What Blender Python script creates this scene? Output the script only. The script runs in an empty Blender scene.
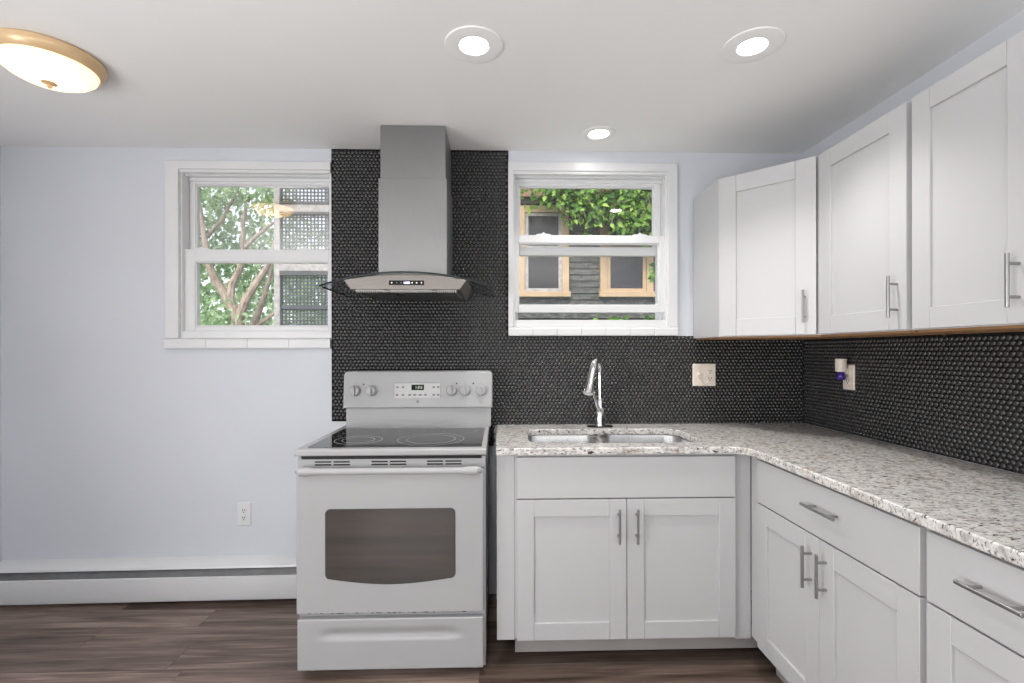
import bpy, bmesh, math, random
from mathutils import Vector, Matrix, Euler
SC = bpy.context.scene
COL = SC.collection
PI = math.pi
rnd = random.Random(7)

# ------------------------------------------------------------------ camera, sky, lights, exposure
D, XW, XL, ZC, YR = 2.628, 1.667, -2.61, 2.39, -2.9   # back wall, right wall, left wall, ceiling, rear wall
cam_d = bpy.data.cameras.new('camera')
cam = bpy.data.objects.new('camera', cam_d); COL.objects.link(cam)
cam_d.sensor_width = 36; cam_d.sensor_fit = 'HORIZONTAL'
cam_d.lens = 487.0 / 1024 * 36
cam_d.shift_y = (351.2 - 341.5) / 1024
cam_d.clip_start = 0.05; cam_d.clip_end = 200
cam.matrix_world = Matrix.Translation((0, 0, 1.309)) @ Matrix.Rotation(-0.0269, 4, 'Z') @ Matrix.Rotation(PI / 2, 4, 'X') @ Matrix.Rotation(-0.0016, 4, 'Z')
SC.camera = cam

SC.view_settings.view_transform = 'Standard'
SC.view_settings.look = 'None'
SC.view_settings.gamma = 1.0
SC.view_settings.use_curve_mapping = False
SC.view_settings.exposure = 0.12

world = bpy.data.worlds.new('world'); SC.world = world; world.use_nodes = True
wn = world.node_tree; wn.nodes.clear()
wo = wn.nodes.new('ShaderNodeOutputWorld'); wb = wn.nodes.new('ShaderNodeBackground'); ws = wn.nodes.new('ShaderNodeTexSky')
ws.sky_type = 'NISHITA'; ws.sun_disc = False; ws.sun_elevation = math.radians(48); ws.sun_rotation = math.radians(200)
ws.air_density = 1.0; ws.dust_density = 3.0; ws.ozone_density = 1.0
wb.inputs['Strength'].default_value = 0.34
hs = wn.nodes.new('ShaderNodeHueSaturation'); hs.inputs['Saturation'].default_value = .35; hs.inputs['Value'].default_value = 1.15
wn.links.new(ws.outputs[0], hs.inputs['Color']); wn.links.new(hs.outputs[0], wb.inputs[0]); wn.links.new(wb.outputs[0], wo.inputs[0])

sun_d = bpy.data.lights.new('sun', 'SUN'); sun_d.energy = 1.6; sun_d.angle = math.radians(12); sun_d.color = (1, .96, .9)
sun = bpy.data.objects.new('sun', sun_d); COL.objects.link(sun)
sun.rotation_euler = (math.radians(50), 0, math.radians(-25))

def area(name, loc, rot, sx, sy, power, col=(1, 1, 1)):
    l = bpy.data.lights.new(name, 'AREA'); l.shape = 'RECTANGLE'; l.size = sx; l.size_y = sy; l.energy = power; l.color = col
    o = bpy.data.objects.new(name, l); COL.objects.link(o); o.location = loc; o.rotation_euler = rot
    return o
# added fill lamps, out of view behind the camera and left, imitating window daylight
# (tilted upwards to brighten the ceiling)
UP = math.radians(80)
area('rear_ceiling_fill', (-1.2, YR + 1.5, .8), (PI / 2 + UP, 0, 0), 1.5, 1.3, 34, (1, .99, .985))
area('rear_ceiling_fill', (.75, YR + 1.5, .8), (PI / 2 + UP, 0, 0), 1.2, 1.3, 25, (1, .99, .985))
area('side_fill', (XL + .25, -.2, 1.0), (PI / 2 + UP * .25, 0, -PI / 2), 1.2, 1.0, 52, (1, .99, .985))

# ------------------------------------------------------------------ materials
def mat(name):
    m = bpy.data.materials.new(name); m.use_nodes = True
    return m, m.node_tree, m.node_tree.nodes['Principled BSDF']
def N(nt, t, **kw):
    n = nt.nodes.new(t)
    for k, v in kw.items(): setattr(n, k, v)
    return n
def srgb(r, g, b):
    f = lambda c: (c / 255 / 12.92) if c / 255 <= .04045 else ((c / 255 + .055) / 1.055) ** 2.4
    return (f(r), f(g), f(b), 1)
def coords(nt, scale=(1, 1, 1)):
    tc = N(nt, 'ShaderNodeTexCoord'); mp = N(nt, 'ShaderNodeMapping'); mp.inputs['Scale'].default_value = scale
    nt.links.new(tc.outputs['Object'], mp.inputs[0]); return mp.outputs[0]
def noise(nt, vec, scale, detail=4, rough=.5, dist=0):
    n = N(nt, 'ShaderNodeTexNoise'); n.inputs['Scale'].default_value = scale; n.inputs['Detail'].default_value = detail
    n.inputs['Roughness'].default_value = rough; n.inputs['Distortion'].default_value = dist
    nt.links.new(vec, n.inputs['Vector']); return n.outputs['Fac']
def ramp(nt, fac, stops):
    r = N(nt, 'ShaderNodeValToRGB'); e = r.color_ramp.elements
    while len(e) < len(stops): e.new(.5)
    for i, (p, c) in enumerate(stops): e[i].position = p; e[i].color = c
    nt.links.new(fac, r.inputs[0]); return r.outputs[0]
def mix(nt, fac, a, b, mode='MIX'):
    m = N(nt, 'ShaderNodeMix', data_type='RGBA', blend_type=mode)
    for s, v in ((m.inputs[0], fac), (m.inputs[6], a), (m.inputs[7], b)):
        if hasattr(v, 'is_output'): nt.links.new(v, s)
        else: s.default_value = v
    return m.outputs[2]
def bump(nt, b, h, strength=.2, dist=.01):
    n = N(nt, 'ShaderNodeBump'); n.inputs['Strength'].default_value = strength; n.inputs['Distance'].default_value = dist
    nt.links.new(h, n.inputs['Height']); nt.links.new(n.outputs[0], b.inputs['Normal'])
def simple(name, col, rough=.5, metal=0, var=.04, vscale=6, bmp=0, bscale=200, spec=.5, coat=0):
    m, nt, b = mat(name)
    v = coords(nt)
    c0 = tuple(max(0, x * (1 - var)) for x in col[:3]) + (1,); c1 = tuple(min(1, x * (1 + var)) for x in col[:3]) + (1,)
    nt.links.new(ramp(nt, noise(nt, v, vscale), [(.3, c0), (.7, c1)]), b.inputs['Base Color'])
    b.inputs['Roughness'].default_value = rough; b.inputs['Metallic'].default_value = metal
    b.inputs['Specular IOR Level'].default_value = spec
    b.inputs['Coat Weight'].default_value = coat
    if bmp: bump(nt, b, noise(nt, v, bscale, 2), bmp, .002)
    return m
def emit(name, col, strength):
    m, nt, b = mat(name)
    b.inputs['Base Color'].default_value = (.8, .8, .8, 1); b.inputs['Emission Color'].default_value = col
    b.inputs['Emission Strength'].default_value = strength; return m

M = {}
M['wall'] = simple('blue_grey_paint', srgb(211, 214.5, 221.5), .6, var=.02, vscale=2, bmp=.06, bscale=120)
M['ceiling'] = simple('ceiling_paint', srgb(240, 240, 239), .75, var=.012, vscale=2, bmp=.08, bscale=60)
M['trim'] = simple('white_trim_paint', srgb(222, 223, 224), .35, var=.015, vscale=8, bmp=.05, bscale=60)
M['vinyl'] = simple('white_vinyl', srgb(224, 225, 226), .3, var=.01)
M['cabinet'] = simple('white_cabinet_lacquer', srgb(191, 191, 192), .38, var=.008, vscale=3)
M['wood_under'] = simple('raw_plywood', srgb(150, 112, 74), .6, var=.12, vscale=12)
M['enamel'] = simple('white_enamel', srgb(172, 172, 173), .22, var=.006)
m, nt, b = mat('chipped_enamel'); v = coords(nt); sx = N(nt, 'ShaderNodeSeparateXYZ'); nt.links.new(v, sx.inputs[0])
lo_ = N(nt, 'ShaderNodeMath', operation='LESS_THAN'); lo_.inputs[1].default_value = .2675; nt.links.new(sx.outputs[2], lo_.inputs[0])
ch = ramp(nt, noise(nt, v, 55, 3, .6), [(.56, (0, 0, 0, 1)), (.58, (1, 1, 1, 1))])
ml = N(nt, 'ShaderNodeMath', operation='MULTIPLY'); nt.links.new(ch, ml.inputs[0]); nt.links.new(lo_.outputs[0], ml.inputs[1])
nt.links.new(mix(nt, ml.outputs[0], srgb(172, 172, 173), srgb(52, 48, 46)), b.inputs['Base Color']); b.inputs['Roughness'].default_value = .22; M['enamel_door'] = m
M['enamel_warm'] = simple('white_plastic', srgb(196, 196, 196), .35, var=.006)
M['cream'] = simple('cream_plastic', srgb(228, 218, 206), .35, var=.02)
M['black'] = simple('black_plastic', (.008, .008, .009, 1), .5, spec=.25)
M['dark'] = simple('dark_slot', (.01, .01, .01, 1), .7)
M['grey_print'] = simple('grey_print', srgb(128, 126, 128), .5)
M['damper'] = simple('grey_painted_steel', srgb(120, 121, 122), .45, metal=.4, var=.12, vscale=20)
M['toe'] = simple('toe_kick_board', srgb(160, 155, 152), .5, var=.05)
M['chrome'] = simple('polished_chrome', (.85, .85, .86, 1), .08, 1, var=.01)
M['nickel'] = simple('satin_nickel', (.36, .36, .36, 1), .3, 1, var=.02)
M['brass'] = simple('tan_bronze', srgb(222, 190, 146), .3, .1, var=.10, vscale=9)
M['purple'] = simple('purple_oil', srgb(62, 40, 130), .15, var=.1)
M['led'] = emit('led_dot', (1, .95, .9, 1), .9)
M['led_red'] = emit('red_led_dot', (1, .45, .4, 1), .8)
M['led_blue'] = emit('blue_display_digit', (.62, .6, 1, 1), 1.6)
M['led_green'] = emit('green_display_digit', (.10, .42, .05, 1), .28)
M['green_screen'] = simple('dark_green_screen', (.003, .010, .002, 1), .4, spec=.15)
M['lens'] = emit('recessed_lens', (1, .98, .95, 1), 22)

# stainless: brushed along one direction
def steel(name, col, rough, sc):
    m, nt, b = mat(name); v = coords(nt, sc)
    f = noise(nt, v, 60, 3); b.inputs['Metallic'].default_value = 1
    nt.links.new(ramp(nt, f, [(.3, tuple(c * .93 for c in col) + (1,)), (.7, tuple(col) + (1,))]), b.inputs['Base Color'])
    sm = noise(nt, coords(nt), 7, 3)
    nt.links.new(ramp(nt, sm, [(.3, (rough - .04,) * 3 + (1,)), (.7, (rough + .06,) * 3 + (1,))]), b.inputs['Roughness'])
    b.inputs['Anisotropic'].default_value = .4
    return m
M['steel'] = steel('brushed_stainless', (.33, .33, .33), .42, (14, 14, .5))
M['steel_h'] = steel('brushed_stainless_horizontal', (.27, .25, .23), .38, (.5, 14, 14))
M['sink_steel'] = steel('sink_stainless', (.66, .65, .64), .25, (1, 14, 14))
M['filter'] = steel('filter_steel', (.40, .40, .39), .30, (14, 1, 14))

# black penny tile
m, nt, b = mat('black_tile'); v = coords(nt)
nt.links.new(ramp(nt, noise(nt, v, 30, 2), [(.3, (.018, .018, .0185, 1)), (.7, (.027, .027, .028, 1))]), b.inputs['Base Color'])
b.inputs['Roughness'].default_value = .30; b.inputs['IOR'].default_value = 1.7; M['tile'] = m
M['grout'] = simple('black_grout', (.010, .010, .010, 1), .9, spec=.2)

# granite
m, nt, b = mat('speckled_granite'); v = coords(nt)
base = ramp(nt, noise(nt, v, 34, 6, .62, .5), [(.30, srgb(160, 156, 153)), (.43, srgb(198, 195, 192)), (.58, srgb(224, 222, 219)), (.74, srgb(200, 190, 178))])
vs = coords(nt, (.6, 1.5, 1))
sp = ramp(nt, noise(nt, vs, 95, 3, .6, .3), [(.55, (0, 0, 0, 1)), (.63, (.9, .9, .9, 1))])
c1 = mix(nt, sp, base, srgb(122, 117, 116))
sp2 = ramp(nt, noise(nt, vs, 70, 4, .55, .6), [(.61, (0, 0, 0, 1)), (.645, (1, 1, 1, 1))])
c2 = mix(nt, sp2, c1, srgb(66, 60, 58))
br = ramp(nt, noise(nt, v, 11, 3), [(.56, (0, 0, 0, 1)), (.75, (.5, .5, .5, 1))])
nt.links.new(mix(nt, br, c2, srgb(214, 190, 166), 'MULTIPLY'), b.inputs['Base Color'])
b.inputs['Roughness'].default_value = .16; M['granite'] = m

# vinyl plank floor: tone per plank + stretched grain
m, nt, b = mat('vinyl_plank')
at = N(nt, 'ShaderNodeAttribute'); at.attribute_name = 'tone'
tc = N(nt, 'ShaderNodeTexCoord'); off = N(nt, 'ShaderNodeVectorMath', operation='ADD'); sca = N(nt, 'ShaderNodeVectorMath', operation='SCALE')
nt.links.new(at.outputs['Vector'], sca.inputs[0]); sca.inputs['Scale'].default_value = 37
nt.links.new(tc.outputs['Object'], off.inputs[0]); nt.links.new(sca.outputs[0], off.inputs[1])
mp = N(nt, 'ShaderNodeMapping'); mp.inputs['Scale'].default_value = (1.1, 16, 1); nt.links.new(off.outputs[0], mp.inputs[0])
mp2 = N(nt, 'ShaderNodeMapping'); mp2.inputs['Scale'].default_value = (2.2, 150, 1); nt.links.new(off.outputs[0], mp2.inputs[0])
g1 = ramp(nt, noise(nt, mp.outputs[0], 1.6, 5, .6, .5), [(.3, srgb(84, 68, 60)), (.5, srgb(130, 113, 104)), (.72, srgb(170, 153, 144))])
g2 = ramp(nt, noise(nt, mp2.outputs[0], 2, 3, .6), [(.32, (.50, .50, .50, 1)), (.68, (1.0, 1.0, 1.0, 1))])
c = mix(nt, 1.0, g1, g2, 'MULTIPLY')
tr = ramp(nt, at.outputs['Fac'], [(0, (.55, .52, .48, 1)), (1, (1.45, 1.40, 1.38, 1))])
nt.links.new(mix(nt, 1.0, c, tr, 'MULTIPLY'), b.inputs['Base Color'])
b.inputs['Roughness'].default_value = .36; bump(nt, b, g2, .05, .002); M['floor'] = m
M['floor_gap'] = simple('plank_seam', (.02, .017, .015, 1), .6)

# clear glass (thin pane): transparent with a fresnel mirror
def glass(name, tint=(1, 1, 1, 1), ior=1.5, boost=1.0, rough=0):
    m = bpy.data.materials.new(name); m.use_nodes = True; nt = m.node_tree; nt.nodes.clear()
    o = N(nt, 'ShaderNodeOutputMaterial'); mx = N(nt, 'ShaderNodeMixShader'); t = N(nt, 'ShaderNodeBsdfTransparent'); g = N(nt, 'ShaderNodeBsdfGlossy')
    fr = N(nt, 'ShaderNodeFresnel'); fr.inputs['IOR'].default_value = ior
    ge = N(nt, 'ShaderNodeNewGeometry'); mi = N(nt, 'ShaderNodeMix', data_type='FLOAT'); mi.inputs[2].default_value = ior; mi.inputs[3].default_value = 1 / ior
    nt.links.new(ge.outputs['Backfacing'], mi.inputs[0]); nt.links.new(mi.outputs[0], fr.inputs['IOR'])
    ml = N(nt, 'ShaderNodeMath', operation='MULTIPLY'); ml.inputs[1].default_value = boost; ml.use_clamp = True
    nt.links.new(fr.outputs[0], ml.inputs[0])
    t.inputs[0].default_value = tint; g.inputs['Roughness'].default_value = rough
    nt.links.new(ml.outputs[0], mx.inputs[0]); nt.links.new(t.outputs[0], mx.inputs[1]); nt.links.new(g.outputs[0], mx.inputs[2]); nt.links.new(mx.outputs[0], o.inputs[0])
    return m
M['glass'] = glass('window_glass', boost=1.2)
M['glass_storm'] = glass('double_storm_glass', boost=4.0)
M['canopy_glass'] = glass('canopy_glass', (.93, .96, .96, 1), 1.5, 1.0)
M['glass_edge'] = simple('dark_glass_edge', (.008, .013, .013, 1), .2)
m, nt, b = mat('ceramic_glass'); b.inputs['Base Color'].default_value = (.012, .012, .014, 1); b.inputs['Roughness'].default_value = .06
v = coords(nt); nt.links.new(ramp(nt, noise(nt, v, 900, 1), [(.60, (.010, .010, .011, 1)), (.72, (.05, .05, .055, 1))]), b.inputs['Base Color']); M['cooktop'] = m
M['burner_line'] = simple('burner_line', srgb(170, 170, 172), .3)
m, nt, b = mat('oven_glass'); b.inputs['Base Color'].default_value = (.040, .036, .033, 1); b.inputs['Roughness'].default_value = .06; b.inputs['IOR'].default_value = 2.1
v = coords(nt, (1, 1, 1)); M['oven_glass'] = m

# frosted lamp bowl
m = bpy.data.materials.new('frosted_bowl'); m.use_nodes = True; nt = m.node_tree; nt.nodes.clear()
o = N(nt, 'ShaderNodeOutputMaterial'); tl = N(nt, 'ShaderNodeBsdfTranslucent'); df = N(nt, 'ShaderNodeBsdfDiffuse'); mx = N(nt, 'ShaderNodeMixShader')
tl.inputs[0].default_value = (1, .86, .64, 1); df.inputs[0].default_value = (.95, .90, .82, 1); mx.inputs[0].default_value = .35
em = N(nt, 'ShaderNodeEmission'); em.inputs[0].default_value = (1, .80, .52, 1); em.inputs[1].default_value = .35
ad = N(nt, 'ShaderNodeAddShader')
nt.links.new(tl.outputs[0], mx.inputs[1]); nt.links.new(df.outputs[0], mx.inputs[2]); nt.links.new(mx.outputs[0], ad.inputs[0]); nt.links.new(em.outputs[0], ad.inputs[1]); nt.links.new(ad.outputs[0], o.inputs[0])
M['bowl'] = m

# outdoors
def leafmat(name, a, bcol, c):
    m = bpy.data.materials.new(name); m.use_nodes = True; nt = m.node_tree; b = nt.nodes['Principled BSDF']
    g = N(nt, 'ShaderNodeNewGeometry')
    col = ramp(nt, g.outputs['Random Per Island'], [(0, a), (.5, bcol), (1, c)])
    nt.links.new(col, b.inputs['Base Color']); b.inputs['Roughness'].default_value = .5
    t = N(nt, 'ShaderNodeBsdfTranslucent'); mx = N(nt, 'ShaderNodeMixShader'); mx.inputs[0].default_value = .4
    nt.links.new(col, t.inputs[0]); nt.links.new(b.outputs[0], mx.inputs[1]); nt.links.new(t.outputs[0], mx.inputs[2])
    nt.links.new(mx.outputs[0], nt.nodes['Material Output'].inputs[0]); return m
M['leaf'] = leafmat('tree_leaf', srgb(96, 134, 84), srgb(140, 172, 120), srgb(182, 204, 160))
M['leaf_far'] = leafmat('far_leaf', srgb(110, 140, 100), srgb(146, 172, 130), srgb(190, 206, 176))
M['ivy'] = leafmat('vine_leaf', srgb(48, 90, 30), srgb(88, 138, 46), srgb(164, 196, 92))
def barkmat():
    m, nt, b = mat('bark'); v = coords(nt, (6, 6, 1.5))
    nt.links.new(ramp(nt, noise(nt, v, 4, 5, .65), [(.3, srgb(110, 96, 86)), (.7, srgb(178, 162, 148))]), b.inputs['Base Color']); b.inputs['Roughness'].default_value = .9; return m
M['bark'] = barkmat()
m, nt, b = mat('weathered_shingle'); v = coords(nt, (3, 1, 9))
f = noise(nt, v, 2.2, 6, .7)
nt.links.new(ramp(nt, f, [(.3, srgb(40, 40, 38)), (.5, srgb(74, 76, 73)), (.72, srgb(112, 113, 108))]), b.inputs['Base Color']); b.inputs['Roughness'].default_value = .85; M['shingle'] = m
M['tan'] = simple('tan_trim_paint', srgb(166, 142, 112), .6, var=.12, vscale=6)
M['eave'] = simple('dark_eave', srgb(52, 48, 46), .8)
M['fascia'] = simple('brown_fascia', srgb(140, 108, 82), .7, var=.15)
M['white_old'] = simple('peeling_white_paint', srgb(150, 148, 145), .8, var=.28, vscale=16)
M['lattice'] = simple('dark_grey_lattice', srgb(60, 66, 70), .7, var=.1, vscale=5)
M['porch_dark'] = simple('porch_board', srgb(70, 72, 72), .8, var=.2)
M['porch_back'] = simple('pale_porch_wall', srgb(112, 122, 130), .8, var=.1)
m, nt, b = mat('house_pane'); b.inputs['Base Color'].default_value = (.022, .022, .024, 1); b.inputs['Specular IOR Level'].default_value = .25; b.inputs['Roughness'].default_value = .15; M['house_pane'] = m
M['ground'] = simple('garden_ground', srgb(96, 110, 74), .9, var=.3, vscale=3)

# ------------------------------------------------------------------ mesh helpers
class MB:
    def __init__(s): s.v = []; s.f = []; s.m = []
    def add(s, vs, fs, mi=0):
        o = len(s.v); s.v += [tuple(p) for p in vs]; s.f += [tuple(i + o for i in f) for f in fs]; s.m += [mi] * len(fs); return s
    def box(s, x0, x1, y0, y1, z0, z1, mi=0):
        v = [(x, y, z) for x in (x0, x1) for y in (y0, y1) for z in (z0, z1)]
        return s.add(v, [(0, 1, 3, 2), (4, 6, 7, 5), (0, 4, 5, 1), (2, 3, 7, 6), (0, 2, 6, 4), (1, 5, 7, 3)], mi)
    def obox(s, c, ax, ay, az, mi=0):   # oriented box: centre and three half vectors
        c, ax, ay, az = map(Vector, (c, ax, ay, az))
        v = [c + i * ax + j * ay + k * az for i in (-1, 1) for j in (-1, 1) for k in (-1, 1)]
        return s.add(v, [(0, 1, 3, 2), (4, 6, 7, 5), (0, 4, 5, 1), (2, 3, 7, 6), (0, 2, 6, 4), (1, 5, 7, 3)], mi)
    def prism(s, poly, axis, a, b, mi=0):   # 2D polygon extruded along an axis
        def P(p, t): return {'x': (t, p[0], p[1]), 'y': (p[0], t, p[1]), 'z': (p[0], p[1], t)}[axis]
        n = len(poly); v = [P(p, a) for p in poly] + [P(p, b) for p in poly]
        f = [tuple(range(n - 1, -1, -1)), tuple(range(n, 2 * n))] + [(i, (i + 1) % n, n + (i + 1) % n, n + i) for i in range(n)]
        return s.add(v, f, mi)
    def loft(s, rings, mi=0, cap0=True, cap1=True):
        n = len(rings[0]); v = [p for r in rings for p in r]; f = []
        for k in range(len(rings) - 1):
            for i in range(n):
                f.append((k * n + i, k * n + (i + 1) % n, (k + 1) * n + (i + 1) % n, (k + 1) * n + i))
        if cap0: f.append(tuple(range(n - 1, -1, -1)))
        if cap1: f.append(tuple((len(rings) - 1) * n + i for i in range(n)))
        return s.add(v, f, mi)
    def tube(s, path, rad, seg=12, mi=0, cap=True):
        path = [Vector(p) for p in path]; rings = []
        rr = rad if isinstance(rad, (list, tuple)) else [rad] * len(path)
        up = None
        for i, p in enumerate(path):
            t = (path[min(i + 1, len(path) - 1)] - path[max(i - 1, 0)]).normalized()
            if up is None:
                up = Vector((0, 0, 1)) if abs(t.z) < .9 else Vector((1, 0, 0))
            a = t.cross(up).normalized(); b2 = a.cross(t).normalized(); up = b2
            rings.append([p + rr[i] * (math.cos(2 * PI * k / seg) * a + math.sin(2 * PI * k / seg) * b2) for k in range(seg)])
        return s.loft(rings, mi, cap, cap)
    def cyl(s, p0, p1, r0, r1=None, seg=16, mi=0): return s.tube([p0, p1], [r0, r0 if r1 is None else r1], seg, mi)
    def lathe(s, prof, c, axis='z', seg=32, mi=0, cap0=True, cap1=True):   # prof: (radius, height)
        rings = []
        for r, h in prof:
            ring = []
            for k in range(seg):
                a = 2 * PI * k / seg; x, y = r * math.cos(a), r * math.sin(a)
                ring.append({'z': (c[0] + x, c[1] + y, c[2] + h), 'y': (c[0] + x, c[1] + h, c[2] + y), 'x': (c[0] + h, c[1] + x, c[2] + y)}[axis])
            rings.append(ring)
        return s.loft(rings, mi, cap0, cap1)
    def build(s, name, mats, parent=None, bevel=0, segs=2, world=False, smooth=True, angle=35, loc=None):
        mats = [M[x] for x in ([mats] if isinstance(mats, str) else mats)]
        vs = s.v
        if parent is not None and world:
            inv = root_inv(parent); vs = [tuple(inv @ Vector(p)) for p in vs]
        if parent is None:
            if loc is None:
                xs = [p[0] for p in vs]; ys = [p[1] for p in vs]; zs = [p[2] for p in vs]
                loc = ((min(xs) + max(xs)) / 2, (min(ys) + max(ys)) / 2, min(zs))
            vs = [(p[0] - loc[0], p[1] - loc[1], p[2] - loc[2]) for p in vs]
        me = bpy.data.meshes.new(name); me.from_pydata(vs, [], s.f)
        for mm in mats: me.materials.append(mm)
        me.polygons.foreach_set('material_index', s.m)
        bm = bmesh.new(); bm.from_mesh(me); bmesh.ops.recalc_face_normals(bm, faces=bm.faces); bm.to_mesh(me); bm.free()
        if smooth:
            me.polygons.foreach_set('use_smooth', [True] * len(me.polygons)); me.set_sharp_from_angle(angle=math.radians(angle))
        o = bpy.data.objects.new(name, me); COL.objects.link(o)
        if parent is None: o.location = loc
        else: o.parent = parent
        if bevel:
            md = o.modifiers.new('bevel', 'BEVEL'); md.width = bevel; md.segments = segs; md.limit_method = 'ANGLE'; md.angle_limit = math.radians(40); md.harden_normals = False
        return o
def root_inv(o):
    mtx = Matrix()
    while o is not None:
        mtx = Matrix.Translation(o.location) @ o.rotation_euler.to_matrix().to_4x4() @ mtx; o = o.parent
    return mtx.inverted()
def tag(o, label, cat, group=None, kind=None):
    o['label'] = label; o['category'] = cat
    if group: o['group'] = group
    if kind: o['kind'] = kind
    return o
def thing(name, label, cat, loc=(0, 0, 0), rz=0, group=None, kind=None):
    o = bpy.data.objects.new(name, None); COL.objects.link(o); o.empty_display_size = .1
    o.location = loc; o.rotation_euler = (0, 0, rz); return tag(o, label, cat, group, kind)
def struct(o): o['kind'] = 'structure'; return o
def rrect(x0, x1, z0, z1, r, n=5):
    pts = []
    for cx, cz, a0 in ((x1 - r, z0 + r, -90), (x1 - r, z1 - r, 0), (x0 + r, z1 - r, 90), (x0 + r, z0 + r, 180)):
        for k in range(n + 1):
            a = math.radians(a0 + 90 * k / n); pts.append((cx + r * math.cos(a), cz + r * math.sin(a)))
    return pts

# ------------------------------------------------------------------ room shell
def wall_with_holes(name, material, axis, a0, a1, u0, u1, z0, z1, holes):
    us = sorted({u0, u1, *[h[0] for h in holes], *[h[1] for h in holes]}); zs = sorted({z0, z1, *[h[2] for h in holes], *[h[3] for h in holes]})
    b = MB()
    for i in range(len(us) - 1):
        for j in range(len(zs) - 1):
            uc, zc = (us[i] + us[i + 1]) / 2, (zs[j] + zs[j + 1]) / 2
            if any(h[0] < uc < h[1] and h[2] < zc < h[3] for h in holes): continue
            if axis == 'y': b.box(us[i], us[i + 1], a0, a1, zs[j], zs[j + 1])
            else: b.box(a0, a1, us[i], us[i + 1], zs[j], zs[j + 1])
    return struct(b.build(name, material, loc=(0, 0, 0)))
W1 = (-1.69, -.893, 1.379, 2.277); W2 = (.076, .92, 1.438, 2.282)
wall_with_holes('wall_back', 'wall', 'y', D, D + .16, XL - .12, XW + .12, 0, ZC, [W1, W2])
wall_with_holes('wall_right', 'wall', 'x', XW, XW + .12, YR, D, 0, ZC, [])
wall_with_holes('wall_left', 'wall', 'x', XL - .12, XL, YR, D, 0, ZC, [(-.85, .45, .5, 1.52)])
wall_with_holes('wall_rear', 'wall', 'y', YR - .12, YR, XL - .12, XW + .12, 0, ZC, [(-1.95, -.45, .8, 2.1), (.15, 1.35, .8, 2.1)])
struct(MB().box(XL - .12, XW + .12, YR - .12, D + .16, ZC, ZC + .12).build('ceiling', 'ceiling', loc=(0, 0, 0)))
# floor: one mesh of planks running along x, each with its own tone
b = MB(); tones = []
b.box(XL - .1, XW + .1, YR - .1, D + .1, -.08, -.0015, 1); tones += [0] * 6
joints = {1: -1.435, 0: -1.862, -1: -1.375, -2: -1.30, -3: .2}
tone_fix = {(1, 0): .72, (1, 1): .36, (0, 0): .42, (0, 1): .50, (-1, 0): .40, (-1, 1): .58, (-2, 0): .95, (-2, 1): .62, (0, 2): .10, (-1, 2): .05, (-2, 2): .16}  # third planks of the rows darkened to paint in shade before the sink
y0 = 2.2; pw = .16; L = 1.22; k = -34
while y0 + k * pw < D:
    ya, yb = y0 + k * pw, min(y0 + (k + 1) * pw, D)
    if yb > YR:
        ja = joints.get(k, rnd.uniform(-2.6, -1.4)); xs = [ja + i * L for i in range(-3, 5)]; xs = [max(XL, min(XW, x)) for x in xs]
        xs = sorted(set([XL] + xs + [XW]))
        for xa, xb in zip(xs, xs[1:]):
            idx = 0 if xb <= ja + .01 else (1 if xa < ja + .01 else 2)
            t = tone_fix.get((k, idx), rnd.uniform(.15, 1))
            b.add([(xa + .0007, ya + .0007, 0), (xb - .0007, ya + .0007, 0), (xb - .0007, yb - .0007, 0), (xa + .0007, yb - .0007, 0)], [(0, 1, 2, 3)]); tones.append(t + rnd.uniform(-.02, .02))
    k += 1
fl = struct(b.build('floor', ['floor', 'floor_gap'], loc=(0, 0, 0), smooth=False))
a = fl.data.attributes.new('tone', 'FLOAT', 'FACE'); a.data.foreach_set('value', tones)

def sash(name, root, x0, x1, z0, z1, gx0, gx1, gz0, gz1, yf, t=.03, latch=(), gm='glass'):
    b = MB(); yb = yf + t
    b.box(x0, gx0, yf, yb, z0, z1).box(gx1, x1, yf, yb, z0, z1).box(gx0, gx1, yf, yb, z0, gz0).box(gx0, gx1, yf, yb, gz1, z1)
    # glazing bead, set back
    e = .006
    b.box(gx0 - .001, gx0 + e, yf + .006, yb - .004, gz0, gz1).box(gx1 - e, gx1 + .001, yf + .006, yb - .004, gz0, gz1).box(gx0, gx1, yf + .006, yb - .004, gz0, gz0 + e).box(gx0, gx1, yf + .006, yb - .004, gz1 - e, gz1)
    o = b.build(name, 'vinyl', root, bevel=.002, world=True)
    MB().box(gx0 + .001, gx1 - .001, yf + t * .5, yf + t * .5 + .004, gz0 + .001, gz1 - .001).build('glass_pane', gm, o, world=True)
    for lx in latch:
        lb = MB(); lb.prism([(lx - .045, z1), (lx + .045, z1), (lx + .035, z1 + .007), (lx + .012, z1 + .009), (lx, z1 + .018), (lx - .012, z1 + .009), (lx - .035, z1 + .007)], 'y', yf + .004, yf + .026)
        lb.build('tilt_latch', 'vinyl', o, bevel=.0015, world=True)
    return o
def sill_tiles(root, x0, x1, z0, z1, n):
    b = MB(); w = (x1 - x0) / n
    for i in range(n):
        b.prism([(D + .004, z0), (D - .022, z0), (D - .027, z0 + .006), (D - .027, z1 - .010), (D - .021, z1 - .002), (D - .014, z1), (D + .004, z1)], 'x', x0 + i * w + .0006, x0 + (i + 1) * w - .0006)
    return b.build('sill_tiles', 'trim', root, bevel=.0015, world=True)
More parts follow.
